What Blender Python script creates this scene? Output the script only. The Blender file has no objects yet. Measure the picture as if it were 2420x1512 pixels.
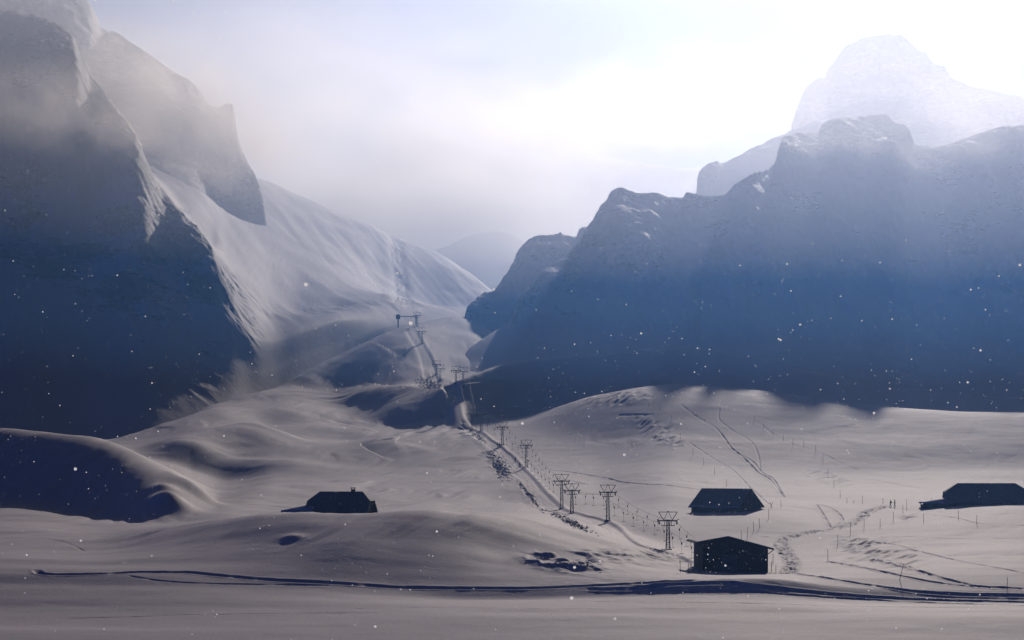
import bpy, math, random
import numpy as np
from mathutils import Vector, Matrix
USTEP, RMUL, MSTEP = 1.7, 1.2, 2.8

# ------------------------------------------------------------------ camera, sky, sun, exposure
sc = bpy.context.scene
F = 4516.0            # focal length in units of the 2419 px wide photograph
HU, HV = 1209.5, 1100.0
cam_d = bpy.data.cameras.new("camera")
cam = bpy.data.objects.new("camera", cam_d)
sc.collection.objects.link(cam)
cam.location = (0, 0, 0)
cam.rotation_euler = (math.radians(90), 0, 0)
cam_d.sensor_width = 36.0
cam_d.lens = 36.0 * F / 2419.0
cam_d.shift_y = (HV - 756.0) / 2419.0
cam_d.clip_start = 0.5
cam_d.clip_end = 20000
sc.camera = cam

AZ, EL = math.radians(12.0), math.radians(20.9)
SUN = Vector((math.cos(EL)*math.sin(AZ), math.cos(EL)*math.cos(AZ), math.sin(EL)))
sl = bpy.data.lights.new("sun", 'SUN')
sl.energy = 5.0
sl.angle = math.radians(0.7)
sl.color = (1.0, 0.885, 0.775)
so = bpy.data.objects.new("sun", sl)
so.rotation_euler = SUN.to_track_quat('Z', 'Y').to_euler()
so.location = (0, 0, 500)
sc.collection.objects.link(so)

sc.view_settings.view_transform = 'Standard'
sc.view_settings.look = 'None'
sc.view_settings.gamma = 1.0
sc.view_settings.exposure = 0.17
sc.cycles.max_bounces = 8
sc.cycles.transparent_max_bounces = 64
sc.cycles.diffuse_bounces = 0
sc.cycles.volume_bounces = 0
sc.cycles.use_denoising = True
sc.cycles.sample_clamp_indirect = 4.0

world = bpy.data.worlds.new("World")
sc.world = world
world.use_nodes = True
nt = world.node_tree
nt.nodes.clear()
def wn(t, **kw):
    n = nt.nodes.new(t)
    for k, v in kw.items(): setattr(n, k, v)
    return n
wout = wn('ShaderNodeOutputWorld')
bg = wn('ShaderNodeBackground')
sky = wn('ShaderNodeTexSky', sky_type='NISHITA', sun_disc=False, sun_elevation=EL, sun_rotation=AZ,
         altitude=2500.0, air_density=0.5, dust_density=0.0, ozone_density=4.0)
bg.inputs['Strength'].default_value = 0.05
tc = wn('ShaderNodeTexCoord')
# broken cloud cover, thicker and brighter towards the sun
mp = wn('ShaderNodeMapping')
mp.inputs['Scale'].default_value = (1.0, 1.0, 2.2)
nz = wn('ShaderNodeTexNoise')
nz.inputs['Scale'].default_value = 7.0
nz.inputs['Detail'].default_value = 6.0
nz.inputs['Roughness'].default_value = 0.5
ramp = wn('ShaderNodeValToRGB')
ramp.color_ramp.elements[0].position = 0.36
ramp.color_ramp.elements[0].color = (0, 0, 0, 1)
ramp.color_ramp.elements[1].position = 0.62
ramp.color_ramp.elements[1].color = (1, 1, 1, 1)
dot = wn('ShaderNodeVectorMath', operation='DOT_PRODUCT')
dot.inputs[1].default_value = SUN
mx = wn('ShaderNodeMath', operation='MAXIMUM'); mx.inputs[1].default_value = 0.0
po = wn('ShaderNodeMath', operation='POWER'); po.inputs[1].default_value = 7.5
mr = wn('ShaderNodeMath', operation='MULTIPLY_ADD'); mr.inputs[1].default_value = 5.6; mr.inputs[2].default_value = 0.15
nt.links.new(mx.outputs[0], po.inputs[0]); nt.links.new(po.outputs[0], mr.inputs[0])
pw = wn('ShaderNodeVectorMath', operation='SCALE')
pw.inputs[0].default_value = (1.0, 0.86, 0.70)
mix = wn('ShaderNodeMix', data_type='RGBA')
nt.links.new(tc.outputs['Generated'], mp.inputs['Vector'])
nt.links.new(mp.outputs['Vector'], nz.inputs['Vector'])
nt.links.new(nz.outputs['Fac'], ramp.inputs['Fac'])
nt.links.new(tc.outputs['Generated'], dot.inputs[0])
nt.links.new(dot.outputs['Value'], mx.inputs[0])
nt.links.new(mr.outputs[0], pw.inputs['Scale'])
nt.links.new(ramp.outputs['Color'], mix.inputs['Factor'])
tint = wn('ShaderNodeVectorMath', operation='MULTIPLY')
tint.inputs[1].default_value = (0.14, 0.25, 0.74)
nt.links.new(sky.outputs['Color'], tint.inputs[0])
# brighter blue added to the unseen sky behind-left, to light slopes facing the viewer
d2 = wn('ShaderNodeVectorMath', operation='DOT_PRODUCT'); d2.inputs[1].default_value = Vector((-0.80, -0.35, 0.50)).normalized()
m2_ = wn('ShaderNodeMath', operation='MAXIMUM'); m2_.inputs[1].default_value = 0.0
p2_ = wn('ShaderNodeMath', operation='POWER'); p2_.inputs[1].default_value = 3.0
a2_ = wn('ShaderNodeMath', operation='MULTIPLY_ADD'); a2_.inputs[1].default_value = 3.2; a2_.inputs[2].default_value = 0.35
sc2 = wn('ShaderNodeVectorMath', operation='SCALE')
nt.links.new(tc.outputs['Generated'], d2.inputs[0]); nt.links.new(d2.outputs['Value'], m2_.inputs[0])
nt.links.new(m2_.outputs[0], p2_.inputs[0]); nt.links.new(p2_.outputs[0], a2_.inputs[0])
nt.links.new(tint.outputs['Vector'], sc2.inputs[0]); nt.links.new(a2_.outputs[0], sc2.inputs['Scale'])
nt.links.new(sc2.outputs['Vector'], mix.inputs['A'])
nt.links.new(pw.outputs['Vector'], mix.inputs['B'])
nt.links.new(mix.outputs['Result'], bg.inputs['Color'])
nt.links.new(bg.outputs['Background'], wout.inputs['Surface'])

# ------------------------------------------------------------------ helpers
rng = np.random.default_rng(7)
random.seed(7)
_perm = rng.permutation(1024)
_grad = rng.uniform(-1, 1, 1024)
def vnoise(x, y, seed=0):
    xi = np.floor(x).astype(np.int64); yi = np.floor(y).astype(np.int64)
    fx = x - xi; fy = y - yi
    fx = fx*fx*fx*(fx*(fx*6-15)+10); fy = fy*fy*fy*(fy*(fy*6-15)+10)
    def h(a, b): return _grad[_perm[(_perm[(a+seed*131) & 1023] + b) & 1023]]
    a = h(xi, yi); b = h(xi+1, yi); c = h(xi, yi+1); d = h(xi+1, yi+1)
    return (a*(1-fx)+b*fx)*(1-fy) + (c*(1-fx)+d*fx)*fy
def fbm(x, y, octv=4, seed=0, gain=0.5, lac=2.03):
    s = 0; a = 1.0; t = 0
    for i in range(octv):
        s = s + a*vnoise(x, y, seed+i*7); t += a
        x = x*lac + 13.7; y = y*lac - 5.3; a *= gain
    return s/t
def sstep(a, b, x):
    t = np.clip((x-a)/(b-a), 0, 1)
    return t*t*(3-2*t)

def pchip_slopes(X, Y):
    """X, Y: (K, N) arrays, monotone X along K"""
    h = X[1:]-X[:-1]; dl = (Y[1:]-Y[:-1])/h
    K = X.shape[0]
    m = np.zeros_like(Y)
    if K == 2:
        m[0] = dl[0]; m[1] = dl[0]; return m
    w1 = 2*h[1:]+h[:-1]; w2 = h[1:]+2*h[:-1]
    same = (dl[1:]*dl[:-1]) > 0
    with np.errstate(divide='ignore', invalid='ignore'):
        mm = (w1+w2)/(w1/dl[:-1]+w2/dl[1:])
    m[1:-1] = np.where(same, mm, 0)
    m[0] = dl[0]; m[-1] = dl[-1]
    return m
def pchip1(xp, yp, x):
    xp = np.array(xp, float); yp = np.array(yp, float); x = np.asarray(x, float)
    m = pchip_slopes(xp[:, None], yp[:, None])[:, 0]
    x2 = np.clip(x, xp[0], xp[-1])
    i = np.clip(np.searchsorted(xp, x2, side='right')-1, 0, len(xp)-2)
    h = xp[i+1]-xp[i]; t = (x2-xp[i])/h
    return ((2*t**3-3*t**2+1)*yp[i]+(t**3-2*t**2+t)*h*m[i]+(-2*t**3+3*t**2)*yp[i+1]+(t**3-t**2)*h*m[i+1])

def mesh_from(name, V, Fq, smooth=True):
    me = bpy.data.meshes.new(name)
    V = np.asarray(V, np.float32); Fq = np.asarray(Fq, np.int32)
    n = Fq.shape[1]
    me.vertices.add(len(V)); me.vertices.foreach_set("co", V.ravel())
    me.loops.add(Fq.size); me.loops.foreach_set("vertex_index", Fq.ravel())
    me.polygons.add(len(Fq))
    me.polygons.foreach_set("loop_start", np.arange(0, Fq.size, n, dtype=np.int32))
    try: me.polygons.foreach_set("loop_total", np.full(len(Fq), n, np.int32))
    except Exception: pass
    me.update(calc_edges=True)
    me.polygons.foreach_set("use_smooth", np.full(len(Fq), smooth, bool))
    me.validate(verbose=False)
    return me
def link(name, me, mat=None, parent=None, **props):
    o = bpy.data.objects.new(name, me)
    sc.collection.objects.link(o)
    if mat is not None: me.materials.append(mat)
    if parent is not None: o.parent = parent
    for k, v in props.items(): o[k] = v
    return o

class Sheet:
    """terrain as rows of curves; each curve gives picture height v and distance d over u.
    Built in world metres; the curve heights are just how the slopes were surveyed."""
    def __init__(self, U, curves, rows):
        self.U = U
        K = len(curves)
        Vk = np.array([pchip1(c[0], c[1], U) for c in curves])
        Dk = np.array([pchip1(c[0], c[2], U) for c in curves])
        for k in range(1, K): Dk[k] = np.maximum(Dk[k], Dk[k-1]+2.0)
        Zk = (HV-Vk)/F*Dk
        m = pchip_slopes(Dk, Zk)
        Y = []; Z = []; T = []
        for k in range(K-1):
            n = rows[k]
            t = (np.arange(n)/n)[:, None]
            h = Dk[k+1]-Dk[k]
            Y.append(Dk[k]+t*h)
            Z.append((2*t**3-3*t**2+1)*Zk[k]+(t**3-2*t**2+t)*h*m[k]+(-2*t**3+3*t**2)*Zk[k+1]+(t**3-t**2)*h*m[k+1])
            T.append(k+t+0*h)
        Y.append(Dk[-1:]); Z.append(Zk[-1:]); T.append(np.full((1, len(U)), K-1.0))
        self.Y = np.concatenate(Y); self.Z = np.concatenate(Z); self.T = np.concatenate(T)
        self.X = (U[None, :]-HU)/F*self.Y
    def uv(self):
        return self.U[None, :]+0*self.Y, HV-F*self.Z/self.Y
    def at(self, u, v):
        """first visible point of the sheet at picture position (u, v)"""
        j = np.interp(u, self.U, np.arange(len(self.U)))
        j0 = int(math.floor(j)); j0 = min(j0, len(self.U)-2); f = j-j0
        y = self.Y[:, j0]*(1-f)+self.Y[:, j0+1]*f
        z = self.Z[:, j0]*(1-f)+self.Z[:, j0+1]*f
        vv = HV-F*z/y
        idx = np.nonzero(vv <= v)[0]
        if len(idx) == 0: i = int(np.argmin(vv)); 
        else: i = idx[0]
        if i > 0 and vv[i] < v:
            t = (vv[i-1]-v)/(vv[i-1]-vv[i]); yy = y[i-1]+(y[i]-y[i-1])*t; zz = z[i-1]+(z[i]-z[i-1])*t
        else: yy, zz = y[i], z[i]
        return Vector(((u-HU)/F*yy, yy, zz))
    def zat(self, x, y):
        """height of the sheet at ground position (x, y)"""
        u = HU+F*x/y
        j = np.interp(u, self.U, np.arange(len(self.U)))
        j0 = min(int(math.floor(j)), len(self.U)-2); f = j-j0
        yy = self.Y[:, j0]*(1-f)+self.Y[:, j0+1]*f
        zz = self.Z[:, j0]*(1-f)+self.Z[:, j0+1]*f
        return float(np.interp(y, yy, zz))
    def build(self, name, mat, attrs=None, **props):
        R, C = self.Y.shape
        V = np.stack([self.X, self.Y, self.Z], -1).reshape(-1, 3)
        i = np.arange(R*C).reshape(R, C)
        Fq = np.stack([i[:-1, :-1], i[:-1, 1:], i[1:, 1:], i[1:, :-1]], -1).reshape(-1, 4)
        me = mesh_from(name, V, Fq)
        for k, a in (attrs or {}).items():
            at = me.attributes.new(k, 'FLOAT', 'POINT')
            at.data.foreach_set('value', np.asarray(a, np.float32).ravel())
        return link(name, me, mat, **props)

def seg_dist(X, Y, pts, pad):
    """distance, signed side and along-parameter (0..1) to a ground polyline, for grid points within pad"""
    pts = np.array(pts, float)
    L = np.concatenate([[0], np.cumsum(np.hypot(*(pts[1:]-pts[:-1]).T))])
    D = np.full(X.shape, 1e9); S = np.zeros(X.shape); A = np.zeros(X.shape)
    xr = X.ravel(); yr = Y.ravel(); Dr = D.ravel(); Sr = S.ravel(); Ar = A.ravel()
    x0, y0 = pts.min(0)-pad; x1, y1 = pts.max(0)+pad
    sub = np.nonzero((xr > x0) & (xr < x1) & (yr > y0) & (yr < y1))[0]
    xs = xr[sub]; ys = yr[sub]
    for k in range(len(pts)-1):
        a = pts[k]; b = pts[k+1]; ab = b-a; l2 = ab@ab
        if l2 == 0: continue
        q = np.nonzero((xs > min(a[0], b[0])-pad) & (xs < max(a[0], b[0])+pad) & (ys > min(a[1], b[1])-pad) & (ys < max(a[1], b[1])+pad))[0]
        if len(q) == 0: continue
        px = xs[q]-a[0]; py = ys[q]-a[1]
        t = np.clip((px*ab[0]+py*ab[1])/l2, 0, 1)
        dx = px-t*ab[0]; dy = py-t*ab[1]
        d = np.hypot(dx, dy); s = np.sign(ab[0]*py-ab[1]*px)
        gi = sub[q]; bt = d < Dr[gi]
        Dr[gi[bt]] = d[bt]; Sr[gi[bt]] = s[bt]; Ar[gi[bt]] = ((L[k]+t*math.sqrt(l2))/L[-1])[bt]
    return Dr.reshape(X.shape), Sr.reshape(X.shape), Ar.reshape(X.shape)
def smooth_line(pts, n=8):
    pts = np.array(pts, float)
    if len(pts) < 3: return pts
    L = np.concatenate([[0], np.cumsum(np.hypot(*(pts[1:]-pts[:-1]).T))])
    s = np.linspace(0, L[-1], (len(pts)-1)*n+1)
    return np.stack([pchip1(L, pts[:, 0], s), pchip1(L, pts[:, 1], s)], 1)
# ------------------------------------------------------------------ materials of the setting
def new_mat(name):
    m = bpy.data.materials.new(name); m.use_nodes = True
    t = m.node_tree; t.nodes.clear()
    out = t.nodes.new('ShaderNodeOutputMaterial'); b = t.nodes.new('ShaderNodeBsdfPrincipled')
    t.links.new(b.outputs['BSDF'], out.inputs['Surface'])
    return m, t, b
def snow_mat(name, base=(0.77, 0.715, 0.79), rock=None, bump=0.25, scale=1.4):
    m, t, b = new_mat(name)
    b.inputs['Roughness'].default_value = 0.75
    b.inputs['Specular IOR Level'].default_value = 0.2
    g = t.nodes.new('ShaderNodeNewGeometry')
    n1 = t.nodes.new('ShaderNodeTexNoise'); n1.inputs['Scale'].default_value = scale
    n1.inputs['Detail'].default_value = 5; n1.inputs['Roughness'].default_value = 0.65
    t.links.new(g.outputs['Position'], n1.inputs['Vector'])
    bp = t.nodes.new('ShaderNodeBump'); bp.inputs['Strength'].default_value = bump; bp.inputs['Distance'].default_value = 0.25
    t.links.new(n1.outputs['Fac'], bp.inputs['Height'])
    t.links.new(bp.outputs['Normal'], b.inputs['Normal'])
    if rock is None:
        b.inputs['Base Color'].default_value = (*base, 1)
    else:
        at = t.nodes.new('ShaderNodeAttribute'); at.attribute_name = 'rock'
        n2 = t.nodes.new('ShaderNodeTexNoise'); n2.inputs['Scale'].default_value = 0.11
        n2.inputs['Detail'].default_value = 7; n2.inputs['Roughness'].default_value = 0.7
        mpn = t.nodes.new('ShaderNodeMapping'); mpn.inputs['Scale'].default_value = (0.7, 0.5, 2.2)
        t.links.new(g.outputs['Position'], mpn.inputs['Vector']); t.links.new(mpn.outputs['Vector'], n2.inputs['Vector'])
        ad = t.nodes.new('ShaderNodeMath'); ad.operation = 'ADD'
        t.links.new(at.outputs['Fac'], ad.inputs[0]); t.links.new(n2.outputs['Fac'], ad.inputs[1])
        cr = t.nodes.new('ShaderNodeValToRGB')
        cr.color_ramp.elements[0].position = 0.78; cr.color_ramp.elements[0].color = (*base, 1)
        cr.color_ramp.elements[1].position = 0.86; cr.color_ramp.elements[1].color = (*rock, 1)
        t.links.new(ad.outputs[0], cr.inputs['Fac'])
        t.links.new(cr.outputs['Color'], b.inputs['Base Color'])
    return m
M_SNOW = snow_mat("packed_snow")
M_MTN = snow_mat("snow_over_rock", rock=(0.05, 0.048, 0.05), bump=0.5, scale=0.35)

# ------------------------------------------------------------------ the ground: valley floor, dunes and saddle
def uspan(lo, hi, step, a, b, na, nb):
    left = np.linspace(a, lo, na, endpoint=False); mid = np.arange(lo, hi, step); right = np.linspace(hi, b, nb)
    return np.concatenate([left, mid, right])
GU = uspan(-40, 2460, USTEP, -900, 3300, 120, 120)
US = [-900, -600, 0, 230, 400, 520, 650, 800, 950, 1090, 1200, 1400, 1600, 1800, 2050, 2419, 3300]
def cv(v, d):
    if not isinstance(v, list): v = [v]*16
    if not isinstance(d, list): d = [d]*16
    return (US, [v[0]]+v, [d[0]]+d)
gcurves = [
 cv(2600, 110),
 cv(1800, 210),
 cv(1512, 272),
 cv(1440, 298),
 cv([1378,1378,1382,1384,1388,1395,1402,1412,1418,1418,1414,1405,1403,1420,1425,1425], 315),
 cv([1350,1350,1352,1356,1360,1366,1374,1386,1390,1390,1386,1372,1368,1390,1395,1395], 322),
 cv([1300,1300,1310,1300,1292,1290,1290,1298,1305,1318,1332,1350,1357,1345,1335,1335],
    [354,354,350,347,345,342,340,341,343,345,347,347,348,348,352,352]),
 cv([1255,1255,1262,1240,1224,1215,1210,1209,1215,1226,1266,1308,1330,1310,1290,1290],
    [392,392,387,380,374,368,366,366,370,376,392,405,388,400,400,400]),
 cv([1225,1225,1238,1236,1234,1230,1226,1222,1220,1212,1236,1290,1296,1270,1250,1250],
    [430,430,425,408,415,428,430,430,440,452,470,430,430,440,440,440]),
 cv([1195,1195,1222,1232,1216,1198,1196,1192,1190,1186,1206,1240,1212,1218,1200,1200],
    [465,465,455,436,446,495,520,530,540,560,520,470,490,500,490,490]),
 cv([1000,1017,1041,1106,1180,1160,1160,1155,1150,1150,1165,1175,1180,1180,1165,1165],
    [505,505,506,502,508,555,575,590,600,600,600,560,560,565,580,580]),
 cv([1060,1060,1060,1118,1150,1125,1120,1115,1105,1100,1105,1110,1120,1120,1110,1110],
    [620,620,620,600,620,640,650,660,665,675,680,660,660,670,680,680]),
 cv([1050,1050,1052,1050,1050,1050,1040,1040,1038,1040,1045,1035,1045,1040,1035,1035],
    [680,690,690,700,720,740,760,740,745,750,740,730,730,735,740,740]),
 cv([1040,1042,1041,1000,968,990,1008,1006,985,988,935,905,925,960,975,975],
    [740,740,740,768,790,805,810,810,825,835,835,848,845,825,815,815]),
 cv([1050,1050,1045,1005,966,975,995,978,945,990,950,925,935,962,978,978],
    [780,780,780,790,805,825,835,822,838,868,885,900,900,880,880,880]),
 cv([1048,1048,1040,998,955,955,975,952,898,858,838,820,845,905,940,950],
    [830,830,830,815,822,850,866,840,857,905,928,945,950,945,945,945]),
 cv([1048,1048,1040,998,950,925,925,915,905,862,846,835,860,905,940,950],
    [880,880,880,840,840,875,905,895,890,945,960,980,980,980,980,980]),
 cv([1048,1048,1040,998,948,917,842,772,752,800,810,815,850,905,940,950],
    [950,950,950,880,870,900,968,1045,1160,1150,1200,1200,1200,1200,1200,1200]),
 cv([1060,1060,1055,1030,985,960,890,815,790,830,840,850,880,930,960,960],
    [1150,1150,1150,1150,1150,1160,1180,1240,1300,1300,1350,1350,1350,1350,1350,1350]),
 cv(1040, 2600),
]
grow = [int(max(2, r*RMUL)) for r in [6, 20, 60, 40, 30, 60, 60, 60, 44, 60, 90, 70, 60, 70, 34, 60, 34, 70, 30, 6]]
G = Sheet(GU, gcurves, grow[:len(gcurves)-1])
def col_blur(S, r0, passes, ksz, wmask):
    k = ksz
    for _ in range(passes):
        for nm in ('Y', 'Z'):
            A = getattr(S, nm)[r0:]
            P = np.pad(A, ((0, 0), (k, k)), mode='edge')
            c = np.cumsum(np.pad(P, ((0, 0), (1, 0))), axis=1)
            B = (c[:, 2*k+1:]-c[:, :-(2*k+1)])/(2*k+1)
            A[:] = A+(B-A)*wmask
    S.X = (S.U[None, :]-HU)/F*S.Y
_r0 = int(np.nonzero(G.T[:, 0] > 14.6)[0][0])
col_blur(G, _r0, 3, max(2, int(20/USTEP)), (sstep(1000, 1040, GU)*sstep(1290, 1230, GU))[None, :])
def gline(pts, n=8, sheet=None):
    """ground polyline (x, y) under picture points"""
    s = sheet or G
    p = smooth_line(pts, n)
    return np.array([s.at(a, b)[:2] for a, b in p])

def dune(S, pts, h, wf, wb, ends=0.25):
    """wind ridge along a crest line: steep on one side (towards the camera), long on the other"""
    P = gline(pts, 6, S)
    if P[0, 0] > P[-1, 0]: P = P[::-1]
    D, s, A = seg_dist(S.X, S.Y, P, max(wf, wb)*3)
    w = wf*1.35
    tap = sstep(0, ends, A)*sstep(0, ends, 1-A)
    S.Z += np.where(D < 1e8, h*np.exp(-(D/w)**2)*tap, 0)
def trench(S, pts, w, depth, berm=0.0, n=6, fade=0.03):
    P = gline(pts, n, S)
    D, s, A = seg_dist(S.X, S.Y, P, w*4)
    tap = sstep(0, fade, A)*sstep(0, fade, 1-A)*np.clip(1+0.9*fbm(S.X/1.7, S.Y/2.4, 2, 61), 0.2, 1.6)
    g = -depth*np.exp(-(D/w)**4) + berm*np.exp(-((D-1.7*w)/(0.6*w))**2)
    S.Z += np.where(D < 1e8, g*tap, 0)
# ---- wind-blown relief of the ground
gu, gv = G.uv()
def wind(S, amp):
    # ripples stretched along the wind, which blows out of the saddle towards the lower left
    X, Y = S.X, S.Y
    a = X*0.955 - Y*0.30; b = X*0.30 + Y*0.955
    wv = fbm(X/60, Y/60, 3, 5)
    r = fbm(a/5.0 + wv*2, b/60.0, 4, 11)
    r2 = fbm(a/14.0 + wv*2, b/110.0, 3, 23)
    return amp*(0.28*r + 0.75*r2)
leftness = sstep(1250, 1000, gu)*sstep(1330, 1230, gv) + 0.3
G.Z += wind(G, 1.0)*np.clip(leftness, 0, 1)*sstep(300, 380, G.Y)
G.Z += 0.9*fbm(G.X/70, G.Y/70, 3, 41)*sstep(330, 420, G.Y)
G.Z += 0.10*fbm(G.X/14, G.Y/7, 3, 77)
G.Z += 0.26*fbm(G.X/85, G.Y/11, 2, 78)*sstep(262, 290, G.Y)*sstep(420, 370, G.Y)
DUNES = [
 ([(440,1108),(480,1082),(540,1062),(600,1052),(680,1046)], 7.0, 12, 40),
 ([(640,1010),(760,975),(880,940),(1000,905)], 3.5, 14, 40),
 ([(560,1080),(700,1030),(840,1015),(900,1010)], 3.0, 12, 30),
 ([(600,1130),(720,1090),(860,1060),(1000,1050)], 3.0, 12, 30),
 ([(700,915),(800,880),(900,858),(985,855)], 1.0, 24, 40),
]
for p, h, wf, wb in DUNES: dune(G, p, h, wf, wb)
def mound(S, u, v, h, rx, ry, rot=0.0):
    p = S.at(u, v); c, s = math.cos(rot), math.sin(rot)
    dx = S.X-p.x; dy = S.Y-p.y
    S.Z += h*np.exp(-(((dx*c+dy*s)/rx)**2+((-dx*s+dy*c)/ry)**2))
mound(G, 692, 1272, 0.55, 2.2, 2.0)
mound(G, 400, 1192, 3.0, 5.0, 6.0, 0.3)
mound(G, 462, 1168, 2.6, 5.5, 6.0, 0.2)
mound(G, 385, 1155, 1.2, 2.5, 4.0, -0.5)
# ---- tracks, the lift corridor and rough patches
LIFT = [(1602,1327),(1563,1306),(1516,1292),(1469,1274),(1438,1246),(1402,1228),(1350,1214),(1313,1204),(1272,1167),(1248,1137),(1224,1113),(1191,1076),(1168,1055),(1142,1037),(1119,1022),(1092,1012),(1083,1000),(1081,984),(1078,946),(1073,922),(1061,909),(1040,900)]
LIFT2 = [(1046,902),(1018,893),(1013,871),(1006,846),(991,816),(976,791),(972,778)]
for seg, w, dp in ((LIFT, 2.7, 0.30), (LIFT2, 3.4, 0.34)):
    P = gline(seg, 5)
    D, s_, A = seg_dist(G.X, G.Y, P, 12)
    on = D < 1e8
    # s_ > 0: left of the way up; the right-hand bank stands as a low wall, the left edge is a lip of thrown snow
    cut = -dp*np.exp(-(D/w)**10)
    bank = np.where(s_ < 0, 0.22*np.exp(-((D-1.35*w)/(0.3*w))**2), 0.12*np.exp(-((D-1.6*w)/(0.5*w))**2))
    G.Z += np.where(on, cut+bank, 0)
    G.Z += np.where(on, 0.05*vnoise(D*s_/0.35, A*40, 3)*np.exp(-(D/w)**4), 0)
# over the steep face the way runs on a filled ramp
P = gline([(1064,909),(1070,915),(1075,930),(1079,955),(1081,980),(1084,1003),(1092,1014)], 4)
D, s_, A = seg_dist(G.X, G.Y, P, 8)
q0, q1 = G.at(1066, 909), G.at(1092, 1014)
ya, yb = q0.y+16, q1.y-6
za, zb = G.zat(q0.x, ya), G.zat(q1.x, yb)
print('RAMP', ya, yb, za, zb)
tz = zb+(G.Y-yb)*(za-zb)/(ya-yb)
wgt = np.where(D < 1e8, np.exp(-(D/(3.4+0.8*A))**4), 0)*sstep(yb-2, yb+2, G.Y)*sstep(ya+3, ya-3, G.Y)
G.Z += wgt*(tz-G.Z)
TR = [  # picture polyline, half width, depth, berm (metres)
 ([(83,1344),(88,1352),(105,1356),(150,1357),(250,1355),(330,1352),(430,1352),(520,1360),(640,1370),(800,1378),(950,1388),(1100,1390),(1200,1390),(1300,1388),(1400,1384),(1500,1379),(1600,1373),(1660,1372)], .6, .45, .06),
 ([(1380,1392),(1480,1393),(1600,1381),(1700,1378),(1780,1386),(1900,1399),(2050,1411),(2250,1420),(2440,1424)], .55, .45, .08),
 ([(1600,1401),(1750,1399),(1850,1405),(2050,1418),(2250,1426),(2440,1432)], .45, .35, .06),
 ([(1745,1356),(1850,1354),(1920,1361),(2000,1374),(2080,1386),(2180,1399),(2300,1406),(2440,1408)], .55, .5, .08),
 ([(1950,1326),(2010,1336),(2060,1346),(2140,1363),(2230,1379),(2330,1388),(2440,1392)], .45, .4, .08),
 ([(2050,1320),(2110,1336),(2180,1352),(2250,1372),(2330,1388),(2419,1391)], .5, .4, .08),
 ([(2060,1279),(2120,1290),(2200,1310),(2280,1328),(2360,1342),(2440,1358)], .35, .3, .05),
 ([(2120,1330),(2160,1345),(2200,1360)], .3, .3, .05),
 ([(2070,1270),(2160,1268),(2260,1273),(2440,1272)], .3, .2, .03),
 ([(300,1359),(380,1372),(480,1378),(640,1381),(780,1383)], .3, .2, 0),
 ([(150,1462),(300,1458),(480,1452),(640,1450),(900,1448)], .22, .14, 0), ([(760,1440),(1000,1436),(1250,1438),(1700,1440)], .22, .12, 0),
 ([(1390,1422),(1700,1424),(2000,1432),(2419,1438)], .25, .14, 0),
 ([(0,1273),(100,1272),(150,1280),(200,1302)], .3, .15, 0),
 ([(1245,1105),(1323,1112),(1400,1124),(1432,1129),(1465,1138),(1514,1143),(1569,1146),(1659,1158)], .5, .38, .06),
 ([(1245,1090),(1300,1094),(1380,1098)], .3, .15, 0), ([(1265,1122),(1320,1130),(1390,1146)], .4, .3, .04),
 ([(1604,954),(1624,968),(1654,990),(1687,1008),(1706,1028),(1728,1058),(1749,1075),(1774,1099),(1793,1118),(1815,1129),(1842,1162),(1853,1176)], .38, .40, .08),
 ([(1749,1073),(1780,1092),(1800,1116),(1822,1128),(1850,1170)], .4, .3, .06),
 ([(1700,962),(1697,985),(1720,1010),(1780,1050),(1792,1080),(1796,1110)], .35, .25, .04),
 ([(1620,1040),(1680,1080),(1730,1110),(1770,1150),(1820,1195)], .35, .2, .03),
 ([(1786,995),(1850,1040),(1940,1070),(2000,1100),(2080,1125),(2200,1135)], .35, .2, .03),
 ([(1960,1126),(2050,1132),(2130,1146),(2200,1156),(2260,1158)], .35, .25, .04),
 ([(2020,1190),(2090,1194),(2140,1196),(2200,1198)], .4, .2, .03),
 ([(1927,1190),(1946,1218),(1962,1248)], .35, .3, .05), ([(1932,1190),(1969,1204),(1990,1227),(1969,1248)], .35, .3, .05),
 ([(2142,1212),(2200,1216),(2260,1224),(2320,1238),(2440,1242)], .4, .25, .04),
 ([(1650,1282),(1760,1272),(1850,1266)], .3, .2, .03),
 ([(760,1014),(900,1015),(1000,1013),(1060,1008)], .4, .25, 0), ([(1050,1207),(1200,1206),(1290,1212)], .3, .15, 0),
 ([(1462,981),(1500,980),(1545,980)], .9, .8, .1),
]
for p, w, dp, b in TR: trench(G, p, w, dp*0.62, b)
PATH = [(1862,1353),(1867,1331),(1854,1304),(1840,1287),(1854,1272),(1887,1264),(1926,1256),(1965,1251),(2004,1239),(2028,1225),(2051,1209),(2086,1196)]
P = gline(PATH, 6)
D, s_, A = seg_dist(G.X, G.Y, P, 6)
G.Z += np.where(D < 1e8, np.exp(-(D/1.7)**4)*(-0.22+0.55*fbm(G.X/0.9, G.Y/1.6, 3, 90)), 0)
gu, gv = G.uv()
def patch(cu, cv_, ru, rv, rot=0.0):
    c, s = math.cos(math.radians(rot)), math.sin(math.radians(rot))
    du = gu-cu; dv = gv-cv_
    return np.exp(-(((du*c+dv*s)/ru)**2+((-du*s+dv*c)/rv)**2)**2)
chunk = fbm(G.X/0.9, G.Y/1.3, 2, 91)
hatch = 1-2*np.abs(vnoise((G.X*0.8-G.Y*0.35)/1.6, (G.X*0.3+G.Y*0.8)/7.0, 92))
vis = (gv > 860)
for cu, cv_, ru, rv, rot, amp in [(1180,1100,40,20,52,.75),(1248,1165,48,7,52,.7),(1345,1232,56,9,26,.7),(1018,903,34,15,0,.8),(1130,1032,26,8,40,.5),(1096,1005,10,16,0,.5),(1500,1052,10,4,0,.3)]:
    G.Z += amp*chunk*patch(cu, cv_, ru, rv, rot)
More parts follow.
